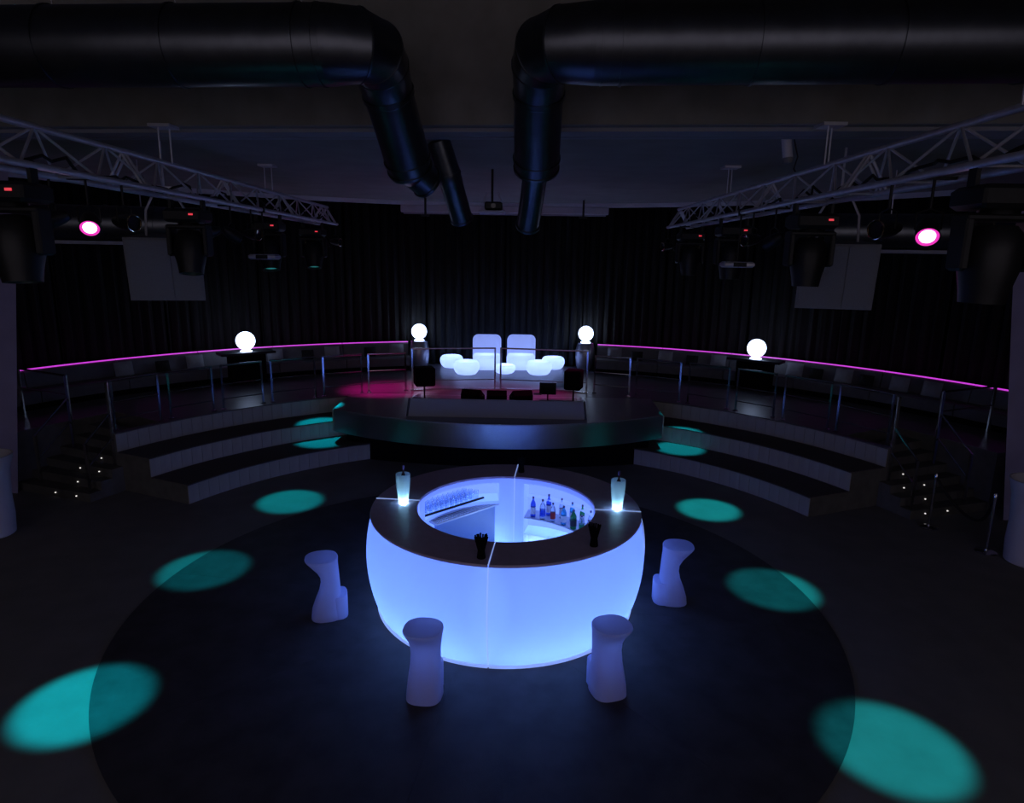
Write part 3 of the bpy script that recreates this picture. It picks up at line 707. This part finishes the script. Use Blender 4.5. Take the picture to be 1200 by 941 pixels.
def moving_head(x, y, target, power, size, col, lab, rz=0.0):
    """hangs from the truss; origin at the clamp"""
    z = 5.60; K = 1.28; rz = 0.0
    o = thing('moving_head', lab, 'stage light', (x, y, z), rz, 'moving head lights on the trusses')
    o.scale = (K, K, K)
    for s in (-1, 1):
        MB().box((s * .1875, 0, -.06), (.03, .08, .12)).build('clamp', 'black', o, 0)
        MB().tube([(s * .1875, .034 * math.cos(t), .016 + .034 * math.sin(t)) for t in (3.9, 3.2, 2.4, 1.6, .8, 0, -.7)], .012, 8).build('hook', 'black', o)
    MB().box((0, 0, -.19), (.44, .36, .15), None, .03).build('base', 'black', o, 20)
    MB().box((.12, -.183, -.18), (.05, .008, .02)).build('indicator', 'red', o, 0)
    MB().lathe([(.11, -.265), (.12, -.30)], 20).build('pan_ring', 'black', o)
    for s in (-1, 1):
        MB().box((s * .215, 0, -.48), (.055, .17, .36), None, .02).build('yoke_arm', 'black', o, 20)
    MB().box((0, 0, -.315), (.48, .18, .05), None, .015).build('yoke_bridge', 'black', o, 20)
    tgt = Vector(target) - Vector((x, y, z - .58 * K)); tgt.rotate(Matrix.Rotation(-rz, 3, 'Z')); q = tgt.to_track_quat('-Z', 'Y'); mh = q.to_matrix()
    def tr(mb): mb.v = [tuple(mh @ Vector(p) + Vector((0, 0, -.58))) for p in mb.v]; return mb
    hd = tr(MB().lathe([(.0, .22), (.12, .215), (.165, .16), (.18, .05), (.175, -.08), (.15, -.19), (.135, -.29), (.115, -.29), (.11, -.25)], 24, cap=(False, False))).build('head', 'black', o, 40)
    tr(MB().lathe([(0, -.245), (.11, -.25)], 20, cap=(False, False))).build('lens', 'teal', hd)
    beam_light(o, mh @ Vector((0, 0, -.30)) + Vector((0, 0, -.58)), tgt, size, power, col)
TEAL_L, TEAL_R = (0.0, 0.80, 0.97), (0.01, 0.86, 0.95)
heads = [(XL, 6.75, (-4.60, 6.30, 0), FAR, 'nearest', 1.42, TEAL_L), (XL, 10.35, (-4.74, 9.44, 0), FAR, 'second', .6, TEAL_L), (XL, 13.7, (-4.40, 12.41, 0), FAR, 'third', .7, TEAL_L), (XL, 16.7, (-4.62, 15.5, .5), FAR, 'fourth', 1.3, TEAL_L),
         (XR, 5.75, (3.93, 5.82, 0), ROPE, 'nearest', .75, TEAL_R), (XR, 9.3, (3.97, 9.1, 0), ROPE, 'second', .7, TEAL_R), (XR, 12.6, (3.93, 12.31, 0), ROPE, 'third', .8, TEAL_R), (XR, 15.6, (4.05, 15.25, .4), ROPE, 'fourth', 1.0, TEAL_R)]
dist = {'nearest': 'by the front hanger', 'second': 'beside the hung grey loudspeaker', 'third': 'above the tiered steps', 'fourth': 'at the curtain end'}
PW = 1250.0
for i, (x, y, t, side, w, k, col) in enumerate(heads):
    moving_head(x, y, t, PW * k, (19, 18.5, 17, 19, 20, 18.5, 17, 18)[i], col, 'black moving head light ' + dist[w] + ', ' + side, (.2, -.3, .15, .4, -.2, .3, -.15, -.4)[i])

def par(p, aim, lab, lit=None, power=0, size=40, col=(1, .02, .4), r=.105):
    o = thing('par_can', lab, 'stage light', p, 0, 'par cans on the trusses')
    q = Vector(aim).to_track_quat('-Z', 'Y').to_matrix()
    def tr(mb): mb.v = [tuple(q @ Vector(v) + Vector((0, 0, -.26))) for v in mb.v]; return mb
    tr(MB().lathe([(.0, .17), (.05, .165), (r * .8, .10), (r, .0), (r, -.14), (r * .96, -.14), (r * .9, -.1)], 22, cap=(False, False))).build('can', 'black', o, 40)
    tr(MB().lathe([(r * .98, -.137), (r * 1.06, -.14), (r * 1.06, -.155), (r * .98, -.158)], 22, cap=(False, False))).build('rim', 'gold' if lit is None else 'black', o, 40)
    tr(MB().lathe([(0, -.125), (r * .4, -.127), (r * (.68 if lit == 'mag' else .84), -.131)], 22, cap=(False, False))).build('lens', 'mag' if lit == 'mag' else 'lensk', o, 40)
    if lit == 'mag': tr(MB().lathe([(r * .68, -.131), (r * .97, -.136)], 22, cap=(False, False))).build('lens_edge', 'magrim', o, 40)
    side = q @ Vector((1, 0, 0))
    MB().tube([Vector((0, 0, -.26)) + side * r * 1.05, Vector((0, 0, -.10)) + side * r * 1.05, Vector((0, 0, -.06)), Vector((0, 0, -.10)) - side * r * 1.05, Vector((0, 0, -.26)) - side * r * 1.05], .009, 6).build('yoke', 'black', o)
    MB().cyl((0, 0, -.06), (0, 0, .23), .014).build('hook', 'black', o)
    if lit: MB().box((0, 0, .225), (.52, .04, .03)).build('mounting_bar', 'black', o, 0)
    if power: beam_light(o, q @ Vector((0, 0, -.17)) + Vector((0, 0, -.26)), aim, size, power, col, .9)
zc = 5.40
for side, X, ys, s in ((FAR, XL, (7.95, 11.9, 17.6), 1), (ROPE, XR, (6.68, 10.6, 16.55), -1)):
    lo = ('nearest the front hanger', 'past the grey loudspeaker', 'near the curtain end')
    for j, y in enumerate(ys):
        zz = zc if j else zc + .0
        par(Vector((X, y, zz)), Vector((s * .42, -.80, -.55)) if j == 0 else (Vector(((-3.5, 17.9, 1.2) if s > 0 else (-.3, 17.5, 1.2)) if j == 2 else (-.4, 16.6, 1.2)) - Vector((X, y, 5.1))), ('magenta lit par can ' if j == 0 else 'black par can aimed at the DJ ') + lo[j] + ', ' + side, 'mag' if j == 0 else 'x',
            (60, 0, 1000 if s > 0 else 1100)[j], 42, (1.0, .04, .75) if j == 0 else (1.0, .01, .38))
        par(Vector((X - s * .24, y - .27, zz + .02)), Vector((-s * .9, -.3, -.3)), 'unlit par can turned to the wall ' + lo[j] + ', ' + side, None, 0, r=.095)
        par(Vector((X + s * .24, y + .30, zz + .02)), Vector((s * .9, -.35, -.1)), 'unlit par can turned to the hall ' + lo[j] + ', ' + side, None, 0, r=.095)
    st_ = thing('strobe_panel', 'flat pale strobe panel hung below the truss ' + side, 'stage light', (X + s * .24, (12.75 if s > 0 else 11.5), 5.62), 0, 'strobe panels below the trusses')
    MB().cyl((0, 0, -.80), (0, 0, .05), .015).build('pole', 'black', st_)
    MB().box((0, 0, .0), (.10, .05, .11)).build('clamp', 'black', st_, 0)
    MB().box((0, 0, -.86), (.52, .3, .10), None, .03).build('housing', 'alu', st_, 20)
    MB().box((0, -.153, -.86), (.22, .01, .07)).build('front_plate', 'black', st_, 0)

# hung grey loudspeakers
def hung_speaker(c, rz, lab):
    o = thing('hung_loudspeaker', lab, 'speaker', c, rz, 'grey loudspeakers hung beside the trusses')
    R = Matrix.Rotation(rad(7), 3, 'X')
    MB().loft([[R @ Vector(v) for v in ((-.56, -.35, z), (.56, -.35, z), (.42, .4, z), (-.42, .4, z))] for z in (-.5, .5)]).build('cabinet', 'grille', o, 0)
    for x0, x1 in ((-.53, .10), (.12, .53)):
        MB().box(R @ Vector(((x0 + x1) / 2, -.357, 0)), (x1 - x0, .02, .94), R).build('grille_panel', 'grille', o, 0)
    for s in (-1, 1):
        MB().tube([R @ Vector((s * .3, .0, .5)), (s * .3, .05, .9), (s * .12, .05, 1.25)], .02, 8).build('hanger', 'alu', o)
    MB().box((0, .05, 1.25), (.4, .12, .05)).build('hanger_bar', 'alu', o, 0)
    MB().cyl((0, .05, 1.25), (0, .05, 6.56 - c.z), .02, None, 8).build('suspension', 'alu', o)
hung_speaker(Vector((-5.72, 11.15, 4.58)), rad(14), 'grey trapezoid loudspeaker hung behind the truss ' + FAR)
hung_speaker(Vector((5.10, 10.75, 4.64)), rad(-14), 'grey trapezoid loudspeaker hung behind the truss ' + ROPE)

# ------------------------------------------------------------------ air ducts
def ring_on(mb, p, d, r, w=.03):
    d = Vector(d).normalized(); p = Vector(p); mb.cyl(p - d * w / 2, p + d * w / 2, r, None, 32); return mb
def arc(p0, d0, p1, d1, n=8):
    p0, p1, d0, d1 = map(Vector, (p0, p1, d0, d1)); k = (p1 - p0).length * .55; out = []
    for i in range(n + 1):
        t = i / n; a, b, c, d = p0, p0 + d0.normalized() * k, p1 - d1.normalized() * k, p1
        out.append(a * (1 - t) ** 3 + b * 3 * t * (1 - t) ** 2 + c * 3 * t * t * (1 - t) + d * t ** 3)
    return out
def duct_run(name, lab, A, B, E, F, G, tip, rA, rE, rG):
    """horizontal main A-B, elbow to E, sloping drop E-F, reducer and outlet to G"""
    o = thing(name, lab, 'air duct', (0, 0, 0), 0, 'galvanised air ducts under the ceiling')
    A, B, E, F, G = map(Vector, (A, B, E, F, G)); d0 = (B - A).normalized(); d1 = (F - E).normalized()
    MB().cyl(A, B, rA, None, 36).build('main_duct', 'duct', o, 40)
    pts = arc(B, d0, E, d1, 4); rr = [rA + (rE - rA) * i / 4 for i in range(5)]
    MB().tube([B - d0 * .3] + pts + [E + d1 * .3], [rA * .999] + rr + [rE * .999], 36).build('elbow', 'duct', o, 25)
    for i in range(1, 5): ring_on(MB(), pts[i], (pts[min(i + 1, 4)] - pts[i - 1]), rr[i] + .008, .02).build('elbow_seam', 'duct', o)
    MB().cyl(E, F, rE, None, 36).build('drop_duct', 'duct', o, 40)
    ring_on(MB(), E, d1, rE + .02, .05).build('flange', 'duct', o)
    H = F + d1 * .14; K = H + (Vector(G) - H).normalized() * .10
    MB().tube([F, H, K], [rE * 1.0, rE * .98, rG], 36).build('reducer', 'duct', o, 25)
    ring_on(MB(), F, d1, rE + .015, .035).build('flange', 'duct', o); ring_on(MB(), H, d1, rE + .01, .03).build('flange', 'duct', o)
    MB().cyl(K, G, rG, None, 32, (True, tip)).build('outlet', 'duct', o, 40)
    ring_on(MB(), G, (G - K), rG + .015, .04).build('outlet_rim', 'duct', o)
    L = (B - A).length; k = 1
    while k * 1.35 < L:
        p = B - d0 * (.28 + (k - 1) * 1.35)
        ring_on(MB(), p, d0, rA + .015, .03).build('flange', 'duct', o)
        MB().cyl(p + Vector((0, 0, rA)), (p.x, p.y, 8.3), .008, None, 6).build('hanger_rod', 'alu', o); k += 1
    ring_on(MB(), B - d0 * .08, d0, rA + .01, .02).build('flange', 'duct', o)
duct_run('air_duct', 'long galvanised air duct whose drop ends in a short elbow, ' + FAR, (-9.5, 7.95, 6.93), (-1.98, 7.55, 6.96), (-1.53, 8.42, 6.70), (-1.41, 9.02, 6.05), (-1.20, 9.35, 5.80), True, .395, .295, .22)
duct_run('air_duct', 'long galvanised air duct with a tapered drop beside the projector, ' + ROPE, (8.5, 7.05, 7.05), (.80, 7.50, 7.0), (.26, 8.42, 6.72), (.27, 9.02, 6.08), (.19, 9.85, 5.28), True, .395, .295, .165)
v = MB().box((5.2, 6.85, 7.16), (.55, .03, .22)).build('duct_grille', 'matt', None, 0)
v.parent = [o for o in COL.objects if o.name.startswith('air_duct')][1]
o3 = thing('branch_duct', 'small bent air duct dropping from the soffit beside the projector', 'air duct', (0, 0, 0))
q0, q1, q2 = Vector((-1.20, 10.75, 6.56)), Vector((-1.05, 10.9, 6.08)), Vector((-.89, 11.4, 5.44))
MB().cyl(q0, q1, .185, None, 28).build('duct_neck', 'duct', o3, 40)
MB().tube(arc(q1, q1 - q0, q1 + (q2 - q1) * .2, q2 - q1, 4), .185, 28).build('elbow', 'duct', o3, 40)
MB().cyl(q1 + (q2 - q1) * .2, q2, .18, None, 28).build('outlet', 'duct', o3, 40)
ring_on(MB(), q1, q1 - q0, .20, .03).build('flange', 'duct', o3); ring_on(MB(), q2, q2 - q1, .195, .04).build('outlet_rim', 'duct', o3)
# side ducts over the ends of the curtain
def side_duct(a, b, lab):
    o = thing('side_duct', lab, 'air duct', (0, 0, 0), 0, 'fat side ducts before the curtain'); a, b = Vector(a), Vector(b); d = (b - a).normalized()
    MB().cyl(a, b, .34, None, 32).build('duct_body', 'duct', o, 40)
    L = (b - a).length
    for k in range(1, int(L / .9) + 1): ring_on(MB(), a + d * .9 * k, d, .355, .03).build('flange', 'duct', o)
    for t in (.25, .8):
        p = a.lerp(b, t); MB().cyl(p + Vector((0, 0, .3)), (p.x, p.y, 6.56), .012, None, 6).build('hanger_rod', 'alu', o)
    MB().box((a + b) / 2 + Vector((0, .1, -.37)), (L, .5, .06), Matrix.Rotation(math.atan2(d.y, d.x), 3, 'Z')).build('ledge', 'flange', o, 0)
side_duct((-11.5, 12.6, 5.35), (-6.3, 13.6, 5.35), 'fat galvanised duct over the curtain end ' + FAR)
side_duct((11.5, 12.4, 5.42), (6.2, 13.4, 5.42), 'fat galvanised duct over the curtain end ' + ROPE)

# projector, projection screen housing, ceiling camera
pj = thing('projector', 'black projector on a pale tray hung between the two duct outlets', 'projector', (-.47, 14.0, 5.70), 0)
MB().box((0, 0, .02), (.56, .5, .05), None, .02).build('tray', 'edge', pj, 20)
MB().box((.03, 0, .14), (.36, .34, .16), None, .03).build('projector_body', 'black', pj, 20)
MB().cyl((.03, -.17, .14), (.03, -.21, .14), .05).build('lens', 'lensk', pj)
MB().cyl((0, 0, .22), (0, 0, .86), .025).build('pole', 'black', pj)
for s in (-1, 1): MB().cyl((s * .25, 0, .04), (s * .12, 0, .40), .01, None, 6).build('tray_arm', 'alu', pj)
hs = thing('screen_housing', 'long pale rolled screen housing hung before the curtain top', 'projection screen', (-.32, 20.4, 6.22), rad(-1.5))
MB().box((0, 0, .0), (6.2, .14, .22), None, .02).build('housing', 'edge', hs, 20)
MB().box((0, 0, -.13), (6.05, .06, .05)).build('roller_bar', 'flange', hs, 0)
for s in (-1, 1):
    MB().box((s * 2.35, -.09, .05), (.06, .05, .50)).build('bracket', 'black', hs, 0)
    MB().cyl((s * 2.35, 0, .1), (s * 2.35, 0, .34), .02, None, 8).build('hanger', 'alu', hs)
    MB().box((s * 2.35, -.12, -.20), (.24, .10, .06)).build('sensor', 'black', hs, 0)
cm = thing('ceiling_camera', 'small pale tube camera on the soffit ' + ROPE, 'camera', (3.95, 10.1, 6.56), 0)
MB().cyl((0, 0, -.28), (-.05, .0, 0), .07, None, 16).build('tube', 'edge', cm)
MB().lathe([(0, -.36), (.06, -.34), (.075, -.28), (.07, -.26)], 16).build('lens_dome', 'grille', cm)
MB().tube([(.06, 0, 0), (.14, 0, -.25), (.10, 0, -.42), (.16, 0, -.5)], .01, 6).build('cable', 'rubber', cm)
